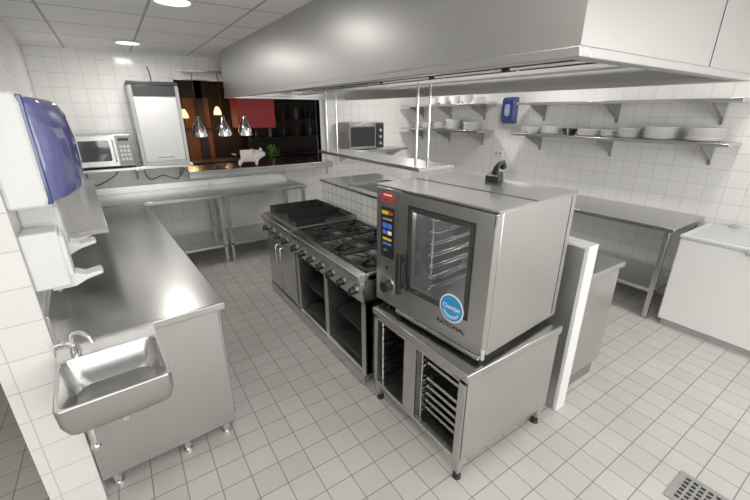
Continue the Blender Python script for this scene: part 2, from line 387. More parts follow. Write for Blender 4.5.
door = part(ov, 'door', dr, STEELV)
part(door, 'window_glass', MB().prism(rrect(wy0-0.012, wy1+0.012, wz0-0.012, wz1+0.012, 0.03), 'x', -0.011, -0.009), GLASSA)
gk = MB()
for a in ((wy0-0.02, wy0+0.012, wz0-0.02, wz1+0.02), (wy1-0.012, wy1+0.02, wz0-0.02, wz1+0.02), (wy0, wy1, wz0-0.02, wz0+0.012), (wy0, wy1, wz1-0.012, wz1+0.02)):
    gk.box(-0.0088, -0.004, *a)
part(door, 'window_gasket', gk, BLACK)
part(ov, 'cavity_lining', MB().box(OD-0.06, OD-0.05, 0.04, PY-0.04, 0.12, z1-0.06).box(0.035, OD-0.06, 0.04, 0.045, 0.12, z1-0.06).box(0.035, OD-0.06, PY-0.045, PY-0.04, 0.12, z1-0.06), STEEL)
for ys in (0.13, 0.47):
    ir = MB()
    for xx in (0.12, 0.5): ir.cyl((xx, ys, 0.13), (xx, ys, 0.69), 0.006, seg=8)
    for k in range(7):
        zz = 0.20+k*0.068
        ir.cyl((0.10, ys, zz), (0.54, ys, zz), 0.005, seg=6); ir.cyl((0.10, ys+(0.03 if ys < 0.3 else -0.03), zz), (0.54, ys+(0.03 if ys < 0.3 else -0.03), zz), 0.005, seg=6)
        ir.cyl((0.10, ys, zz), (0.10, ys+(0.03 if ys < 0.3 else -0.03), zz), 0.005, seg=6)
    part(ov, 'rack_bars', ir, CHROME)
part(ov, 'fan_guard', MB().cyl((OD-0.075, 0.30, 0.42), (OD-0.06, 0.30, 0.42), 0.15, seg=32), STEELD)
ol = bpy.data.lights.new('cavity_fill_light', 'POINT'); ol.energy = 3.2; ol.shadow_soft_size = 0.04  # added point light to brighten the cavity behind the glass
olo = bpy.data.objects.new('cavity_fill_light', ol); COL.objects.link(olo); olo.parent = ov; olo.location = (0.2, 0.30, 0.66)
part(door, 'handle', MB().box(-0.03, -0.008, PY-0.055, PY-0.03, 0.20, 0.23).box(-0.03, -0.008, PY-0.055, PY-0.03, 0.36, 0.39).prism(rrect(-0.055, -0.03, PY-0.06, PY-0.025, 0.008), 'z', 0.17, 0.42), BLACK, bevel=0.003)
SY, SZ = 0.20, 0.225
stk = part(door, 'round_sticker', MB().cyl((-0.0135, SY, SZ), (-0.0115, SY, SZ), 0.070, seg=40), BLUST, label='round blue sticker')
part(stk, 'sticker_ring', MB().cyl((-0.0128, SY, SZ), (-0.0105, SY, SZ), 0.076, seg=40), PRW)
sw = [(SY+0.057*math.cos(math.radians(a)), SZ+0.057*math.sin(math.radians(a))) for a in range(205, 336, 10)] + [(SY+0.050*math.cos(math.radians(a)), SZ+0.006+0.046*math.sin(math.radians(a))) for a in range(335, 204, -10)]
part(stk, 'sticker_swirl', MB().prism(sw, 'x', -0.0142, -0.0130), BLUSL)
text_part(stk, 'sticker_lettering', 'CleanJet', 0.033, (-0.0142, SY, SZ+0.006), PRW)
text_part(door, 'brand_lettering', 'RATIONAL', 0.038, (-0.010, 0.20, 0.122), BLACK)
part(ov, 'drip_tray', MB().box(-0.02, 0.03, 0.01, PY, z0-0.012, z0+0.008), STEEL, bevel=0.003)
for za, zb in ((z0, z0+0.05), (z1-0.07, z1-0.02)):
    part(ov, 'hinge', MB().cyl((-0.004, 0.0, za), (-0.004, 0.0, zb), 0.012), CHROME)
part(ov, 'side_seam', MB().box(OD-0.05, OD-0.047, -0.002, 0.001, z0+0.02, z1-0.02), DARK)

# handset on oven top
ph = thing('telephone_handset', 'black handset resting in its cradle on top of oven', 'telephone', (1.85, 1.47, 1.466), math.radians(20))
part(ph, 'cradle', MB().prism([(-0.05, 0), (0.05, 0), (0.03, 0.05), (-0.05, 0.03)], 'y', -0.04, 0.04), BLACK, bevel=0.004)
part(ph, 'handset', MB().tube([(-0.06, -0.02, 0.045), (-0.045, -0.02, 0.08), (0.0, -0.02, 0.10), (0.06, -0.02, 0.10), (0.08, -0.02, 0.07)], [0.022, 0.016, 0.013, 0.016, 0.022], 12), BLACK)

# ------------------------------------------------------------------ gas range
rg = thing('gas_range', 'stainless steel six burner gas range with open base', 'gas range', (1.12, 1.84, 0))
RL, RD, RH = 1.155, 0.72, 0.88
part(rg, 'body', MB().box(0.05, RD, 0, 0.02, 0.1, RH-0.02).box(0.05, RD, RL/2-0.02, RL/2+0.02, 0.1, RH-0.2).box(0.05, RD, RL-0.02, RL, 0.1, RH-0.02)
     .box(0.05, RD, 0, RL, 0.08, 0.12).box(RD-0.02, RD, 0, RL, 0.1, RH-0.02).box(0.04, RD, 0, RL, RH-0.22, RH-0.20).box(0.04, 0.09, 0, 0.05, 0.1, 0.68).box(0.04, 0.09, RL-0.05, RL, 0.1, 0.68).box(0.04, 0.09, RL/2-0.03, RL/2+0.03, 0.1, 0.68), STEELV)
part(rg, 'kick_plate', MB().box(0.03, 0.05, 0, RL, 0.02, 0.1), STEEL)
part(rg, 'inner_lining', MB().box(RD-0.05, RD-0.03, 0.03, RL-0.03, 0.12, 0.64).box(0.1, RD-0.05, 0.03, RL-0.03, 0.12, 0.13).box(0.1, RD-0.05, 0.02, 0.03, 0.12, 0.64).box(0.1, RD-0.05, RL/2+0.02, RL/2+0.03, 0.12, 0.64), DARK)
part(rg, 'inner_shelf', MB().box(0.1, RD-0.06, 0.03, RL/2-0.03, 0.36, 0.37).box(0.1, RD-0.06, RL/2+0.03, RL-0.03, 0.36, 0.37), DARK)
part(rg, 'gas_pipe', MB().tube([(0.3, RL-0.15, 0.64), (0.3, RL-0.15, 0.5), (0.3, RL-0.3, 0.42), (0.3, RL-0.45, 0.40)], 0.012, 8), REDP)
part(rg, 'fascia', MB().prism([(0.0, RH-0.05), (0.04, RH-0.05), (0.06, RH-0.2), (0.03, RH-0.2)], 'y', 0, RL), STEELV, bevel=0.003)
tp = MB().box(-0.015, 0.06, 0, RL, RH-0.05, RH).box(RD-0.06, RD, 0, RL, RH-0.05, RH).box(0.06, RD-0.06, 0, 0.02, RH-0.05, RH).box(0.06, RD-0.06, RL-0.02, RL, RH-0.05, RH).box(0.06, RD-0.06, 0.02, RL-0.02, RH-0.05, RH-0.035)
part(rg, 'hob_top', tp, STEEL, bevel=0.004)
for i in range(3):
    for j in range(2):
        bx, by = 0.21+j*0.30, 0.20+i*0.375
        part(rg, 'burner', MB().lathe([(0, 0.026), (0.03, 0.026), (0.05, 0.02), (0.052, 0.01), (0.07, 0.008), (0.085, 0.0), (0, 0)], (bx, by, RH-0.035)), IRON)
    y0, y1 = 0.025+i*0.375, 0.025+i*0.375+0.36
    g = MB(); zt = RH+0.012
    for yy in (y0+0.01, y1-0.01, (y0+y1)/2): g.box(0.065, RD-0.065, yy-0.009, yy+0.009, zt-0.014, zt)
    for xx in (0.072, RD/2, RD-0.072): g.box(xx-0.009, xx+0.009, y0, y1, zt-0.014, zt)
    for j in range(2):
        bx, by = 0.21+j*0.30, (y0+y1)/2
        for a in range(8):
            c, s_ = math.cos(a*math.pi/4+0.39), math.sin(a*math.pi/4+0.39)
            g.tube([(bx+c*0.045, by+s_*0.045, zt-0.004), (bx+c*0.14, by+s_*0.14, zt-0.004)], 0.008, 6)
    for xx in (0.072, RD-0.072):
        for yy in (y0+0.01, y1-0.01): g.box(xx-0.007, xx+0.007, yy-0.007, yy+0.007, RH-0.035, zt)
    part(rg, 'pan_support', g, IRON)
def knob(root, y):
    part(root, 'knob', MB().cyl((-0.036, y, RH-0.132), (0.012, y, RH-0.122), 0.024, 0.029, 20).box(-0.044, -0.03, y-0.005, y+0.005, RH-0.156, RH-0.106), BLACK, label='black round control knob')
    part(root, 'knob_plate', MB().cyl((0.004, y, RH-0.124), (0.016, y, RH-0.12), 0.034, seg=24), STEELD)
for i in range(7): knob(rg, 0.07+i*0.165)
for x, y in ((0.09, 0.06), (0.09, RL-0.06), (RD-0.06, 0.06), (RD-0.06, RL-0.06)):
    part(rg, 'leg', MB().cyl((x, y, 0), (x, y, 0.1), 0.022), STEEL)

gd = thing('griddle_cabinet', 'stainless steel griddle with ribbed black plate above two doors', 'griddle', (1.12, 3.0, 0))
GL = 0.76
part(gd, 'body', MB().box(0.05, RD, 0, GL, 0.1, RH-0.05), STEELV, bevel=0.003)
part(gd, 'kick_plate', MB().box(0.03, 0.05, 0, GL, 0.02, 0.1), STEEL)
part(gd, 'fascia', MB().prism([(0.0, RH-0.05), (0.05, RH-0.05), (0.05, RH-0.2), (0.03, RH-0.2)], 'y', 0, GL), STEELV)
part(gd, 'worktop', MB().box(-0.015, RD, 0, GL, RH-0.05, RH), STEEL, bevel=0.004)
part(gd, 'drip_tray', MB().box(0.05, RD-0.05, 0.03, GL-0.03, RH, RH+0.008), STEELD)
for s_ in range(4):
    y0 = 0.035+s_*0.175; y1 = y0+0.155; zh = RH+0.050+(0.025 if s_ % 2 else 0)
    g = MB()
    for k in range(4):
        yy = y0+0.008+k*(y1-y0-0.016)/3
        g.prism([(yy-0.008, RH+0.02), (yy+0.008, RH+0.02), (yy+0.005, zh), (yy-0.005, zh)], 'x', 0.10, RD-0.12)
    g.box(0.08, 0.10, y0, y1, RH+0.008, zh).box(RD-0.13, RD-0.11, y0, y1, RH+0.008, zh).box(0.36, 0.375, y0, y1, RH+0.01, RH+0.03)
    part(gd, 'grill_grate', g, IRON)
part(gd, 'splash_guard', MB().box(0.35, RD-0.03, 0.02, 0.028, RH, RH+0.04).box(0.35, RD-0.03, GL-0.028, GL-0.02, RH, RH+0.04).box(RD-0.038, RD-0.03, 0.028, GL-0.028, RH, RH+0.04), STEELD)
for i in range(4): knob(gd, 0.12+i*0.17)
for y0, y1, hy in ((0.02, 0.37, 0.32), (0.39, 0.74, 0.44)):
    d = part(gd, 'door', MB().box(0.03, 0.05, y0, y1, 0.13, RH-0.22), STEELV, bevel=0.003)
    part(d, 'handle', MB().tube([(0.03, hy, 0.40), (0.005, hy, 0.41), (0.005, hy, 0.61), (0.03, hy, 0.62)], 0.007, 8), CHROME)
for x, y in ((0.09, 0.06), (0.09, GL-0.06), (RD-0.06, 0.06), (RD-0.06, GL-0.06)):
    part(gd, 'leg', MB().cyl((x, y, 0), (x, y, 0.1), 0.022), STEEL)

# ------------------------------------------------------------------ far cooking row
fr = thing('steel_cabinet', 'closed stainless steel base cabinet behind the low dividing wall', 'cabinet', (2.18, 1.02, 0))
part(fr, 'body', MB().box(0, 0.52, 0.0, 2.8, 0.12, 0.86), STEELV, bevel=0.003)
part(fr, 'worktop', MB().box(0, 0.55, -0.015, 2.82, 0.86, 0.90), STEELTOP, bevel=0.004)
part(fr, 'upper_body', MB().box(0.0, 0.42, 0.97, 2.8, 0.90, LZ-0.001), STEELV)
part(fr, 'kick_plate', MB().box(0.02, 0.48, 0.02, 2.78, 0.0, 0.12), STEELD)
for i in range(4):
    d = part(fr, 'door', MB().box(0.52, 0.54, 0.02+i*0.7, 0.68+i*0.7, 0.15, 0.84), STEEL, bevel=0.003)
    part(d, 'handle', MB().tube([(0.54, 0.6+i*0.7, 0.55), (0.57, 0.6+i*0.7, 0.56), (0.57, 0.6+i*0.7, 0.74), (0.54, 0.6+i*0.7, 0.75)], 0.006, 8), CHROME)
rc = thing('raised_counter', 'raised stainless steel counter with sunken well capping tiled ledge', 'counter', (1.845, 1.96, LZ))
part(rc, 'top', MB().box(0.0, 0.10, 0.0, 1.91, 0.0, 0.02).box(0.62, 0.78, 0.0, 1.91, 0.0, 0.02).box(0.10, 0.62, 0.0, 0.75, 0.0, 0.02).box(0.10, 0.62, 1.45, 1.91, 0.0, 0.02), STEELTOP)
part(rc, 'sunken_well', MB().box(0.10, 0.62, 0.75, 1.45, 0.0, 0.006), BLACK)
jar = thing('condiment_jar', 'small clear glass jar with metal lid on steel ledge', 'jar', (2.02, 2.12, LZ+0.02))
part(jar, 'glass', MB().lathe([(0, 0), (0.03, 0), (0.032, 0.01), (0.032, 0.06), (0.026, 0.07), (0, 0.07)]), BOTM[2])
part(jar, 'lid', MB().lathe([(0, 0.07), (0.028, 0.07), (0.028, 0.085), (0, 0.085)]), CHROME)

# ------------------------------------------------------------------ side worktop (aligned with partition)
lc = thing('worktop_cabinet', 'stainless steel base cabinet beneath the long worktop', 'cabinet', LO, LA)
part(lc, 'body', MB().box(0.003, 0.67, 0.02, 2.88, 0.10, 0.855), STEELV, bevel=0.004)
for i in range(4):
    d = part(lc, 'door', MB().box(0.67, 0.685, 0.05+i*0.7, 0.73+i*0.7, 0.13, 0.83), STEEL, bevel=0.003)
    part(d, 'handle', MB().tube([(0.685, 0.65+i*0.7, 0.55), (0.70, 0.65+i*0.7, 0.56), (0.70, 0.65+i*0.7, 0.74), (0.685, 0.65+i*0.7, 0.75)], 0.005, 8), CHROME)
for x, y in ((0.06, 0.07), (0.40, 0.07), (0.62, 0.07), (0.06, 1.5), (0.62, 1.5), (0.06, 2.8), (0.62, 2.8)):
    part(lc, 'leg', MB().cyl((x, y, 0.02), (x, y, 0.10), 0.02).cyl((x, y, 0), (x, y, 0.02), 0.028, 0.024), CHROME)
lw = thing('long_worktop', 'long stainless steel worktop with raised back edge along partition', 'worktop', (LO.x, LO.y, 0.855), LA)
part(lw, 'surface', MB().box(0.0, 0.71, 0.0, 2.90, 0.0, 0.045), STEELTOP, bevel=0.006)
part(lw, 'upstand', MB().box(0.0, 0.015, 0.0, 2.90, 0.045, 0.2), STEEL, bevel=0.003)
sh = thing('wall_shelf', 'narrow stainless steel wall shelf above long worktop', 'shelf', L2W(0, 0.78, 1.2), LA)
part(sh, 'board', MB().box(0.0, 0.30, 0, 2.3, -0.03, 0.0), STEELTOP, bevel=0.003)
for y in (0.15, 1.15, 2.1):
    part(sh, 'bracket', MB().prism([(0.0, -0.03), (0.26, -0.03), (0.26, -0.045), (0.02, -0.16), (0.0, -0.16)], 'y', y, y+0.02), STEEL)

# hand basin
hb = thing('hand_basin', 'small rectangular stainless steel hand wash basin beside long worktop', 'sink', L2W(-0.005, -0.003, 0), LA)
bw, bd, zt = 0.375, -0.42, 0.87
def ring(x0, x1, y0, y1, z, r): return [(u, v, z) for u, v in rrect(x0, x1, y0, y1, r, 6)]
b = MB().loft([ring(0.09, bw-0.09, bd+0.12, -0.04, 0.69, 0.05), ring(0.045, bw-0.045, bd+0.07, -0.01, 0.70, 0.05), ring(0.012, bw-0.012, bd+0.02, 0.0, 0.74, 0.04), ring(0.002, bw-0.002, bd+0.003, 0.0, 0.79, 0.03), ring(0.0, bw, bd, 0.0, zt-0.003, 0.022), ring(0.003, bw-0.003, bd+0.003, 0.0, zt, 0.02),
         ring(0.012, bw-0.012, bd+0.012, -0.070, zt, 0.035), ring(0.016, bw-0.016, bd+0.016, -0.074, zt-0.006, 0.04), ring(0.026, bw-0.026, bd+0.026, -0.084, zt-0.09, 0.055), ring(0.045, bw-0.045, bd+0.045, -0.10, zt-0.125, 0.06), ring(0.09, bw-0.09, bd+0.09, -0.14, zt-0.138, 0.06)])
bo = part(hb, 'bowl', b, STEELTOP)
part(hb, 'drain', MB().lathe([(0, 0.004), (0.018, 0.004), (0.028, 0.001), (0.028, 0), (0, 0)], (bw/2, -0.25, zt-0.138)), CHROME)
part(hb, 'splashback', MB().box(0, bw, -0.012, -0.002, zt, zt+0.03), STEEL)
for xx in (0.06, 0.27):
    part(hb, 'mounting_bracket', MB().prism([(0.0, 0.71), (-0.26, 0.70), (-0.26, 0.68), (0.0, 0.60)], 'x', xx, xx+0.03), STEELD)
fc = part(hb, 'faucet', MB().cyl((0.07, -0.035, zt), (0.07, -0.035, zt+0.05), 0.018, 0.015)
     .tube([(0.07, -0.035, zt+0.04), (0.072, -0.04, zt+0.09), (0.085, -0.06, zt+0.115), (0.11, -0.09, zt+0.12), (0.135, -0.12, zt+0.105), (0.14, -0.125, zt+0.08)], 0.009, 12), CHROME, label='chrome curved spout')
part(fc, 'lever', MB().tube([(0.07, -0.035, zt+0.05), (0.04, -0.05, zt+0.075), (0.0, -0.07, zt+0.08)], [0.009, 0.007, 0.006], 10), CHROME)
part(hb, 'knee_lever', MB().tube([(0.04, 0.0, 0.50), (0.04, -0.05, 0.50), (0.04, -0.06, 0.46), (0.04, -0.06, 0.40)], 0.010, 10).ball((0.04, -0.06, 0.39), 0.022), CHROME)
part(hb, 'waste_pipe', MB().tube([(0.185, -0.22, 0.70), (0.185, -0.22, 0.60), (0.185, -0.17, 0.56), (0.185, 0.02, 0.56)], 0.018, 12), CHROME)

# dispensers
td = thing('paper_towel_dispenser', 'white paper towel dispenser with blue translucent curved cover', 'towel dispenser', L2W(0, 0.0, 1.50), LA)
part(td, 'housing', MB().prism([(0, 0), (0.12, 0), (0.13, 0.03), (0.13, 0.38), (0.12, 0.42), (0, 0.42)], 'y', 0, 0.38), WHITEP, bevel=0.015)
def plan(bx, z, x0=0.13):
    out = [(0.10, 0.012, z)]
    for k in range(17):
        t = k/16
        x = x0 + bx*(0.32*min(1, (t/0.10))**0.5 + 0.68*math.sin(math.pi*0.5*min(1, t/0.75)))
        if t > 0.86: x = x0 + (x-x0)*math.sqrt(max(0, 1-((t-0.86)/0.14)**2))
        out.append((x, 0.012+0.356*t, z))
    return out + [(0.10, 0.368, z)]
lv = []
for z, s_ in ((0.022, 0.45), (0.026, 0.7), (0.04, 0.86), (0.08, 0.95), (0.15, 1.02), (0.25, 1.02), (0.33, 0.93), (0.375, 0.80), (0.395, 0.62), (0.402, 0.4)):
    lv.append(plan(0.128*s_, z))
part(td, 'cover', MB().loft(lv, cap0=True), BLUE)
part(td, 'cover_rim', MB().prism([(0.118, 0.012), (0.138, 0.012), (0.138, 0.410), (0.118, 0.410)], 'y', 0.004, 0.376), BLUED, bevel=0.004)
part(td, 'paper_slot', MB().box(0.03, 0.09, 0.04, 0.34, -0.004, 0.004), GREY)
def soap(y, z, label):
    e = thing('soap_dispenser', label, 'soap dispenser', L2W(0, y, z), LA, group='wall soap dispensers')
    part(e, 'housing', MB().box(0, 0.12, 0, 0.12, 0.0, 0.24), WHITEP, bevel=0.008)
    part(e, 'front_cover', MB().prism([(0.115, 0.04), (0.135, 0.04), (0.135, 0.21), (0.115, 0.22)], 'y', 0.006, 0.114), WHITEP, bevel=0.006)
    part(e, 'elbow_lever', MB().prism([(0.05, 0.03), (0.14, 0.045), (0.17, 0.028), (0.225, 0.036), (0.235, 0.022), (0.17, 0.006), (0.13, -0.014), (0.05, -0.015)], 'y', 0.02, 0.10), WHITEP, bevel=0.004)
    part(e, 'nozzle', MB().cyl((0.07, 0.05, -0.03), (0.07, 0.05, 0.0), 0.008), GREY)
soap(0.02, 1.16, 'white wall soap dispenser with long elbow lever, lower one')
soap(0.20, 1.25, 'white wall soap dispenser with long elbow lever, higher one')

# ------------------------------------------------------------------ back wall tables
def table(name, label, x0, x1, y0, y1, h, shelfz, group=None, sx0=0.03):
    e = thing(name, label, 'table', (x0, y0, 0), group=group); w, d = x1-x0, y1-y0
    part(e, 'top', MB().box(0, w, 0, d, h-0.04, h), STEELTOP, bevel=0.004)
    if name != 'side_table':
        part(e, 'upstand', MB().box(0, w, d-0.015, d, h, h+0.08), STEEL, bevel=0.002)
    part(e, 'lower_shelf', MB().box(sx0, w-0.03, 0.03, d-0.03, shelfz-0.035, shelfz), STEEL, bevel=0.003)
    for x in (0.02, w-0.06):
        for y in (0.03, d-0.07):
            part(e, 'leg', MB().box(x, x+0.04, y, y+0.04, 0.02, h-0.04).cyl((x+0.02, y+0.02, 0), (x+0.02, y+0.02, 0.02), 0.018), STEEL, bevel=0.002)
    return e
table('work_table', 'stainless steel corner work table with lower shelf below the microwave', -0.55, 0.985, 4.825, YB-0.01, 0.90, 0.25)
table('work_table', 'stainless steel work table with lower shelf below serving hatch', 0.988, 2.1, 4.825, YB-0.01, 0.90, 0.25)

# hatch sill
si = thing('serving_sill', 'deep stainless steel serving ledge in the hatch', 'shelf', (0.72, 5.30, 1.10))
part(si, 'board', MB().box(0, 2.05, 0, 0.60, 0, 0.035), STEELTOP, bevel=0.004)
part(si, 'apron', MB().box(0, 2.05, 0, 0.02, -0.05, 0.0), STEEL)

# equipment shelf + microwave + roller cabinet
es = thing('wall_shelf', 'stainless steel wall shelf carrying microwave and warming cabinet', 'shelf', (-0.5, 5.10, 1.26))
part(es, 'board', MB().box(0, 1.25, 0, 0.49, -0.03, 0), STEELTOP, bevel=0.003)
for x in (0.1, 0.65, 1.15):
    part(es, 'bracket', MB().prism([(0.49, -0.03), (0.05, -0.03), (0.05, -0.045), (0.47, -0.2), (0.49, -0.2)], 'x', x, x+0.02), STEEL)
mw = thing('microwave_oven', 'stainless steel microwave oven with dark glass door on wall shelf', 'microwave', (-0.42, 5.14, 1.26))
part(mw, 'body', MB().box(0, 0.58, 0.02, 0.42, 0.015, 0.36), STEEL, bevel=0.006)
d = part(mw, 'door', MB().box(0.005, 0.43, 0.0, 0.02, 0.025, 0.35), STEEL, bevel=0.004)
part(d, 'window', MB().prism(rrect(0.05, 0.37, 0.08, 0.30, 0.02), 'y', -0.003, 0.0), GLASSD)
part(d, 'handle', MB().tube([(0.405, 0, 0.07), (0.405, -0.03, 0.09), (0.405, -0.03, 0.29), (0.405, 0, 0.31)], 0.007, 8), CHROME)
cpn = part(mw, 'control_panel', MB().box(0.435, 0.575, 0.0, 0.02, 0.025, 0.35), GREY, bevel=0.003)
part(cpn, 'display', MB().box(0.455, 0.555, -0.002, 0, 0.29, 0.32), BLACK)
for i in range(4):
    for j in range(3):
        part(cpn, 'button', MB().box(0.457+j*0.035, 0.482+j*0.035, -0.003, 0, 0.08+i*0.045, 0.11+i*0.045), WHITEP)
for x in (0.05, 0.53):
    for y in (0.08, 0.36): part(mw, 'foot', MB().cyl((x, y, 0), (x, y, 0.015), 0.015), BLACK)
wc = thing('warming_cabinet', 'tall white and steel warming cabinet with shutter front on wall shelf', 'cabinet', (0.23, 5.15, 1.26))
part(wc, 'body', MB().box(0, 0.50, 0.02, 0.42, 0.0, 0.87), STEEL, bevel=0.006)
part(wc, 'shutter', MB().box(0.04, 0.46, 0.006, 0.02, 0.05, 0.76), WHITE, bevel=0.004)
part(wc, 'frame', MB().box(0, 0.04, 0.0, 0.02, 0.0, 0.87).box(0.46, 0.50, 0, 0.02, 0, 0.87).box(0.04, 0.46, 0, 0.02, 0, 0.05), STEELD, bevel=0.002)
part(wc, 'control_strip', MB().box(0.04, 0.46, -0.004, 0.02, 0.76, 0.87), BLACK, bevel=0.003)
part(wc, 'top_cover', MB().box(-0.005, 0.505, -0.005, 0.425, 0.87, 0.91), BLACK, bevel=0.006)
part(wc, 'handle', MB().tube([(0.17, 0.006, 0.09), (0.17, -0.02, 0.09), (0.33, -0.02, 0.09), (0.33, 0.006, 0.09)], 0.006, 8), CHROME)

# cables
def cable(root, pts, r=0.006):
    off = root.location
    cu = [Vector(p)-off for p in pts]; out = []
    for i in range(len(cu)-1):
        p0, p1, p2, p3 = cu[max(i-1, 0)], cu[i], cu[i+1], cu[min(i+2, len(cu)-1)]
        for k in range(6):
            t = k/6; out.append(0.5*((2*p1)+(-p0+p2)*t+(2*p0-5*p1+4*p2-p3)*t*t+(-p0+3*p1-3*p2+p3)*t**3))
    out.append(cu[-1])
    return part(root, 'power_cable', MB().tube(out, r, 8), BLACK, label='black power cable')
cable(mw, [(-0.36, 5.592, 1.30), (-0.35, 5.592, 1.2), (-0.3, 5.592, 1.02), (-0.1, 5.592, 1.1), (0.0, 5.592, 1.2)])
cable(wc, [(0.26, 5.592, 1.3), (0.25, 5.592, 1.15), (0.30, 5.592, 1.04), (0.45, 5.592, 1.08), (0.62, 5.592, 1.02), (0.66, 5.592, 1.2)])
cable(wc, [(0.5, 5.592, 2.10), (0.51, 5.592, 2.25), (0.49, 5.592, 2.36)])

# heat lamps
for i, x in enumerate((0.95, 1.25, 1.535)):
    e = thing('heat_lamp', 'polished metal heat lamp hanging on cord over serving ledge', 'lamp', (x, 5.48, 1.55), group='heat lamps over the serving ledge')
    part(e, 'shade', MB().lathe([(0.095, 0.0), (0.095, 0.05), (0.085, 0.10), (0.065, 0.15), (0.04, 0.19), (0.028, 0.25), (0.0, 0.255), (0.0, 0.245), (0.022, 0.24), (0.06, 0.14), (0.088, 0.05), (0.09, 0.0), (0.095, 0.0)]), CHROME)
    part(e, 'bulb', MB().ball((0, 0, 0.06), 0.045), WARM)
    part(e, 'cord', MB().cyl((0, 0, 0.24), (0, 0, 0.76), 0.005, seg=8), BLACK)
rail = thing('lamp_rail', 'steel rail carrying the heat lamps', 'rail', (0, 0, 0))
part(rail, 'bar', MB().box(0.80, 1.75, 5.46, 5.50, 2.31, 2.34), STEEL, bevel=0.003)
for x in (0.85, 1.65): part(rail, 'bracket', MB().box(x, x+0.03, 5.50, 5.60, 2.31, 2.34), STEEL)

# dining room contents
hp = thing('hanging_lampshade', 'dark red box shaped lampshade hanging in dining room', 'lamp', (1.72, 6.5, 1.60))
part(hp, 'shade', MB().box(0, 0.62, 0, 0.4, 0, 0.48), RED, bevel=0.01)
part(hp, 'cord', MB().cyl((0.31, 0.2, 0.48), (0.31, 0.2, 1.0), 0.01, seg=8), BLACK)
bs = thing('bar_shelf', 'dark wooden bar back shelving with bottles', 'shelf', (2.3, 8.1, 0))
part(bs, 'frame', MB().box(0, 2.3, 0.3, 0.38, 0, 2.3).box(0, 0.05, 0, 0.3, 0, 2.3).box(2.25, 2.3, 0, 0.3, 0, 2.3), WOOD)
for z in (1.0, 1.35, 1.7, 2.05): part(bs, 'board', MB().box(0.05, 2.25, 0, 0.3, z-0.03, z), WOOD)
bm_ = [obj_of('bottle', MB().lathe([(0, 0), (0.036, 0), (0.038, 0.02), (0.038, 0.16), (0.015, 0.21), (0.013, 0.28), (0, 0.28)], seg=14).mesh('bottle'), m, None) for m in BOTM]
names = ('green', 'amber', 'clear')
for z in (1.35, 1.7):
    for i in range(6):
        src = bm_[(i*7+int(z*10)) % 3]; c = src.copy(); COL.objects.link(c); c.location = (2.5+i*0.31, 8.22, z)
        c['label'] = '%s glass liquor bottle on bar shelf' % names[(i*7+int(z*10)) % 3]; c['category'] = 'bottle'; c['group'] = 'bottles on the bar shelf'
for o in bm_: bpy.data.objects.remove(o)
for x, y, z in ((1.1, 7.6, 1.75), (1.75, 8.0, 1.8)):
    e = thing('pendant_lamp', 'small warm glowing pendant lamp in dining room', 'lamp', (x, y, z), group='dining room pendant lamps')
    part(e, 'shade', MB().lathe([(0.07, 0), (0.065, 0.06), (0.03, 0.14), (0.0, 0.15), (0, 0.14), (0.055, 0.05), (0.06, 0)]), WARM)
    part(e, 'cord', MB().cyl((0, 0, 0.14), (0, 0, 2.6-z), 0.004, seg=6), BLACK)
    l = bpy.data.lights.new('pendant_light', 'POINT'); l.energy = 4.5 if x < 1.5 else 1.5; l.color = (1, 0.6, 0.3); l.shadow_soft_size = 0.08
    o = bpy.data.objects.new('pendant_light', l); COL.objects.link(o); o.parent = e; o.location = (0, 0, -0.08)
bc = thing('bar_counter', 'dark wooden bar counter in dining room', 'counter', (0.6, 6.9, 0))
part(bc, 'body', MB().box(0, 3.0, 0, 0.4, 0, 1.02), WOOD); part(bc, 'top', MB().box(-0.03, 3.03, -0.03, 0.45, 1.02, 1.06), WOOD, bevel=0.005)

# pig figurine on the sill
def skin_fig(name, verts, edges, radii, mat, parent, lvl=2):
    me = bpy.data.meshes.new(name); me.from_pydata(verts, edges, [])
    o = bpy.data.objects.new(name, me); COL.objects.link(o); o.parent = parent
    me.materials.append(mat)
    o.modifiers.new('skin', 'SKIN')
    for v, r in zip(me.skin_vertices[0].data, radii): v.radius = (r, r)
    me.skin_vertices[0].data[0].use_root = True
    s = o.modifiers.new('sub', 'SUBSURF'); s.levels = lvl; s.render_levels = lvl
    for m in o.modifiers:
        if m.type == 'SKIN': m.use_smooth_shade = True
    return o
pg = thing('pig_figurine', 'pale pig figurine standing on the serving ledge', 'figurine', (1.50, 5.42, 1.135), math.radians(-15))
pg.scale = (1.25, 1.25, 1.2)
V = [(0, 0, 0.12), (0.09, 0, 0.125), (-0.08, 0, 0.12), (0.15, 0, 0.14), (0.20, 0, 0.125),
     (0.09, 0.04, 0.06), (0.09, 0.042, 0.012), (0.09, -0.04, 0.06), (0.09, -0.042, 0.012),
     (-0.08, 0.04, 0.06), (-0.09, 0.042, 0.012), (-0.08, -0.04, 0.06), (-0.09, -0.042, 0.012)]
skin_fig('body', V, [(0, 1), (0, 2), (1, 3), (3, 4), (1, 5), (5, 6), (1, 7), (7, 8), (2, 9), (9, 10), (2, 11), (11, 12)], [0.07, 0.062, 0.06, 0.045, 0.022, 0.022, 0.014, 0.022, 0.014, 0.024, 0.014, 0.024, 0.014], PINK, pg)
part(pg, 'ear', MB().lathe([(0.022, 0), (0.012, 0.02), (0, 0.035)], (0.15, 0.03, 0.175)), PINK)
part(pg, 'ear', MB().lathe([(0.022, 0), (0.012, 0.02), (0, 0.035)], (0.15, -0.03, 0.175)), PINK)
part(pg, 'tail', MB().tube([(-0.115, 0, 0.13), (-0.135, 0.01, 0.145), (-0.145, -0.005, 0.138), (-0.155, 0, 0.15)], 0.005, 6), PINK)
pp = thing('potted_plant', 'small leafy green plant in dark pot on serving ledge', 'plant', (1.88, 5.5, 1.135))
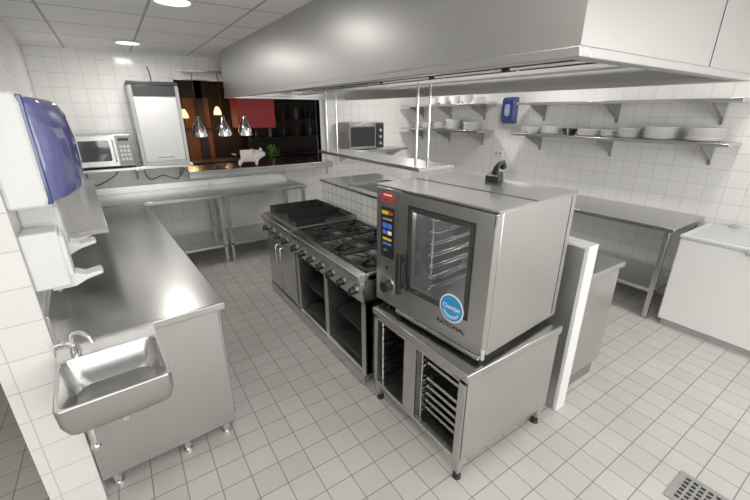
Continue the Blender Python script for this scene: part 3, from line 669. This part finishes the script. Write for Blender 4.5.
part(pp, 'pot', MB().lathe([(0, 0), (0.04, 0), (0.055, 0.08), (0.058, 0.08), (0.05, 0.085), (0.045, 0.07), (0, 0.07)]), BLACK)
lf = MB()
for i in range(80):
    a = random.random()*6.28; el = random.uniform(0.2, 1.4); r = random.uniform(0.06, 0.16)
    c = Vector((math.cos(a)*math.cos(el)*r, math.sin(a)*math.cos(el)*r, 0.08+math.sin(el)*r*1.2))
    s1 = Vector((-math.sin(a), math.cos(a), 0))*0.018; s2 = (c-Vector((0, 0, 0.07))).normalized()*0.034
    vs = [lf.bm.verts.new(c-s2), lf.bm.verts.new(c+s1), lf.bm.verts.new(c+s2), lf.bm.verts.new(c-s1)]
    lf.bm.faces.new(vs)
part(pp, 'foliage', lf, LEAF)
solid('serving_bowl', MB().lathe([(0, 0.005), (0.05, 0), (0.09, 0.05), (0.085, 0.05), (0.05, 0.01), (0, 0.01)]), WOODL, 'brown wooden bowl on serving ledge', 'bowl', (1.15, 5.48, 1.135))

# small countertop oven near far corner
cs = thing('wall_shelf', 'stainless steel wall shelf under small countertop oven', 'shelf', (2.95, 5.15, 1.28))
part(cs, 'board', MB().box(0, 1.2, 0, 0.44, -0.03, 0), STEELTOP, bevel=0.003)
for x in (0.1, 1.05): part(cs, 'bracket', MB().prism([(0.44, -0.03), (0.05, -0.03), (0.05, -0.045), (0.42, -0.2), (0.44, -0.2)], 'x', x, x+0.02), STEEL)
co = thing('countertop_oven', 'small steel countertop oven with dark glass door', 'oven', (3.0, 5.18, 1.28))
part(co, 'body', MB().box(0, 0.66, 0.02, 0.38, 0.015, 0.42), STEELD, bevel=0.006)
d = part(co, 'door', MB().box(0.01, 0.50, 0, 0.02, 0.03, 0.40), STEELD, bevel=0.003)
part(d, 'window', MB().prism(rrect(0.03, 0.48, 0.06, 0.35, 0.015), 'y', -0.003, 0), BLACK)
part(d, 'handle', MB().tube([(0.08, 0, 0.375), (0.08, -0.03, 0.375), (0.42, -0.03, 0.375), (0.42, 0, 0.375)], 0.007, 8), CHROME)
cc = part(co, 'control_panel', MB().box(0.51, 0.65, 0, 0.02, 0.03, 0.40), BLACK)
for z in (0.1, 0.2, 0.3): part(cc, 'knob', MB().cyl((0.58, -0.02, z), (0.58, 0, z), 0.022), GREY)

# ------------------------------------------------------------------ wall shelves with plates
def wshelf(y0, y1, z, label):
    e = thing('wall_shelf', label, 'shelf', (XR-0.35, y0, z))
    d = y1-y0
    part(e, 'board', MB().box(0, 0.345, 0, d, -0.03, 0), STEEL, bevel=0.003)
    for y in (0.18, d*0.5, d-0.2):
        part(e, 'bracket', MB().prism([(0.345, -0.03), (0.04, -0.03), (0.04, -0.05), (0.32, -0.17), (0.345, -0.22)], 'y', y, y+0.025), STEELD)
wshelf(1.03, 3.17, 1.60, 'stainless steel wall shelf holding plate stacks above side table')
wshelf(1.03, 3.17, 1.96, 'empty stainless steel wall shelf above the plates')
wshelf(3.75, 5.5, 1.60, 'stainless steel corner wall shelf with plate stacks')
wshelf(3.75, 5.5, 1.96, 'stainless steel corner wall shelf with bowls')
pl = MB().lathe([(0, 0.0), (0.55, 0.0), (0.62, 0.02), (0.98, 0.13), (1.0, 0.145), (0.97, 0.155), (0.60, 0.06), (0.5, 0.045), (0, 0.045)], seg=36)
plate_me = pl.mesh('plate'); plate_me.materials.append(PORC)
bw_me = MB().lathe([(0, 0.0), (0.45, 0.0), (0.5, 0.05), (0.85, 0.5), (1.0, 0.8), (0.96, 0.82), (0.8, 0.52), (0.4, 0.09), (0, 0.08)], seg=32).mesh('bowl'); bw_me.materials.append(PORC)
def stack(me, nm, x, y, z, r, n, dz, label, group):
    for k in range(n):
        o = bpy.data.objects.new(nm, me); COL.objects.link(o)
        o.location = (x+random.uniform(-.003, .003), y+random.uniform(-.003, .003), z+k*dz+0.001); o.scale = (r, r, r)
        o['label'] = label; o['category'] = nm.replace('_', ' '); o['group'] = group
for y, r, n in ((3.02, 0.13, 5), (2.75, 0.12, 6), (2.30, 0.12, 5), (2.08, 0.09, 5), (1.88, 0.11, 7), (1.60, 0.145, 8), (1.26, 0.15, 8)):
    stack(plate_me, 'plate', 4.42, y, 1.60, r, n, 0.0135, 'round white porcelain plate stacked on long wall shelf', 'plates on the long wall shelf')
solid('serving_dish', MB().lathe([(0, 0), (0.05, 0), (0.09, 0.07), (0.085, 0.07), (0.045, 0.01), (0, 0.01)]), BLACK, 'small dark bowl between plate stacks', 'bowl', (4.42, 2.52, 1.60))
for y, r, n in ((5.03, 0.13, 6), (4.70, 0.12, 8), (4.40, 0.13, 10), (4.02, 0.13, 8)):
    stack(plate_me, 'plate', 4.42, y, 1.60, r, n, 0.0135, 'round white porcelain plate stacked on corner shelf', 'plates on the corner shelf')
for y, n in ((4.9, 2), (4.65, 3), (4.4, 3), (4.15, 4), (3.92, 2)):
    stack(bw_me, 'bowl', 4.42, y, 1.96, 0.085, n, 0.022, 'small white porcelain bowl stacked on upper corner shelf', 'bowls on the corner shelf')
bd_ = thing('soap_dispenser', 'dark blue wall mounted soap dispenser between the shelves', 'soap dispenser', (XR, 3.38, 1.70))
part(bd_, 'housing', MB().prism([(0, 0), (-0.08, 0), (-0.11, 0.05), (-0.11, 0.30), (-0.08, 0.34), (0, 0.34)], 'y', 0, 0.2), BLUED, bevel=0.015)
part(bd_, 'level_window', MB().prism(rrect(0.06, 0.14, 0.10, 0.25, 0.03), 'x', -0.114, -0.109), plain('pale_window', (0.3, 0.35, 0.5), 0.3))
part(bd_, 'nozzle', MB().cyl((-0.06, 0.1, -0.02), (-0.06, 0.1, 0), 0.012), WHITEP)
wsk = thing('wall_socket', 'white double wall socket on tiled wall', 'socket', (XR, 3.55, 1.25))
part(wsk, 'plate', MB().box(-0.012, 0, 0, 0.15, 0, 0.08), WHITEP, bevel=0.004)
for y in (0.04, 0.11): part(wsk, 'outlet', MB().cyl((-0.014, y, 0.04), (-0.01, y, 0.04), 0.022), GREY)

table('side_table', 'stainless steel side table with lower shelf along tiled wall', 3.86, XR-0.01, 1.12, 3.3, 0.90, 0.30)

# chest freezer
cf = thing('chest_freezer', 'white chest freezer with flat grey framed lid beside steel table', 'freezer', (3.88, 0.02, 0))
part(cf, 'body', MB().box(0, 0.66, 0, 1.05, 0.06, 0.835), WHITE, bevel=0.012)
part(cf, 'base', MB().box(0.03, 0.63, 0.03, 1.02, 0.0, 0.06), GREY)
ld = part(cf, 'lid', MB().box(-0.005, 0.665, -0.005, 1.055, 0.838, 0.865), plain('pale_grey_frame', (0.62, 0.63, 0.64), 0.35), bevel=0.006)
part(ld, 'glass_panel', MB().box(0.05, 0.60, 0.05, 1.0, 0.865, 0.868), plain('frosted_lid', (0.50, 0.52, 0.53), 0.2))
for y in (0.15, 0.83): part(ld, 'hinge', MB().box(0.60, 0.68, y, y+0.07, 0.82, 0.89), GREY, bevel=0.004)
part(cf, 'handle', MB().box(-0.025, 0.0, 0.42, 0.62, 0.815, 0.845), GREY, bevel=0.005)

# floor drain
fd = thing('floor_drain', 'square stainless steel floor drain grate set in tiles', 'drain', (2.12, 0.19, 0.0))
part(fd, 'frame', MB().box(-0.12, 0.12, -0.12, -0.10, 0.0, 0.006).box(-0.12, 0.12, 0.10, 0.12, 0.0, 0.006).box(-0.12, -0.10, -0.10, 0.10, 0.0, 0.006).box(0.10, 0.12, -0.10, 0.10, 0.0, 0.006), STEELD)
part(fd, 'pit_shade', MB().box(-0.10, 0.10, -0.10, 0.10, 0.0005, 0.001), BLACK)  # dark of the open drain painted as a flat black sheet
gr = MB()
for i in range(7):
    gr.box(-0.10+i*0.0315, -0.089+i*0.0315, -0.10, 0.10, 0.001, 0.006); gr.box(-0.10, 0.10, -0.10+i*0.0315, -0.089+i*0.0315, 0.001, 0.0055)
part(fd, 'grate', gr, STEELD)

# ------------------------------------------------------------------ light, world, camera
def area(name, loc, rot, sx, sy, e, col=(1, 1, 1)):
    l = bpy.data.lights.new(name, 'AREA'); l.shape = 'RECTANGLE'; l.size = sx; l.size_y = sy; l.energy = e; l.color = col
    o = bpy.data.objects.new(name, l); COL.objects.link(o); o.location = loc; o.rotation_euler = rot; return o
area('window_daylight', (1.8, YF-0.14, 1.62), (math.radians(90), 0, 0), 4.8, 1.45, 84, (1, 0.99, 0.97))
area('ceiling_fill_light', (-0.6, -0.2, 2.15), (math.radians(180), 0, 0), 2.0, 1.6, 42, (1, 0.98, 0.95))  # added upward light out of view, brightens the ceiling
area('ceiling_fill_light', (3.4, -1.4, 2.15), (math.radians(180), 0, 0), 2.0, 1.4, 28, (1, 0.98, 0.95))  # second added upward light, also unseen, for ceiling bounce
area('hood_fill_light', (1.45, 2.7, 2.28), (0, 0, 0), 0.12, 3.2, 15, (1, 0.97, 0.9))  # added fill under the canopy to lift range and tiled ledge
area('hood_fill_light', (2.62, 2.7, 2.28), (0, 0, 0), 0.12, 3.2, 14, (1, 0.97, 0.9))  # matching added fill over the far row
wd = bpy.data.worlds.new('world'); S.world = wd; wd.use_nodes = True
bg = wd.node_tree.nodes['Background']; bg.inputs[0].default_value = (0.97, 0.98, 1.0, 1); bg.inputs[1].default_value = 1.2
cam = bpy.data.cameras.new('camera'); co_ = bpy.data.objects.new('camera', cam); COL.objects.link(co_)
cam.sensor_width = 36; cam.lens = 17.95; cam.clip_start = 0.05
co_.location = (0, 0, 1.85); co_.rotation_euler = (math.radians(90-20.25), 0, math.radians(-33.9))
S.camera = co_
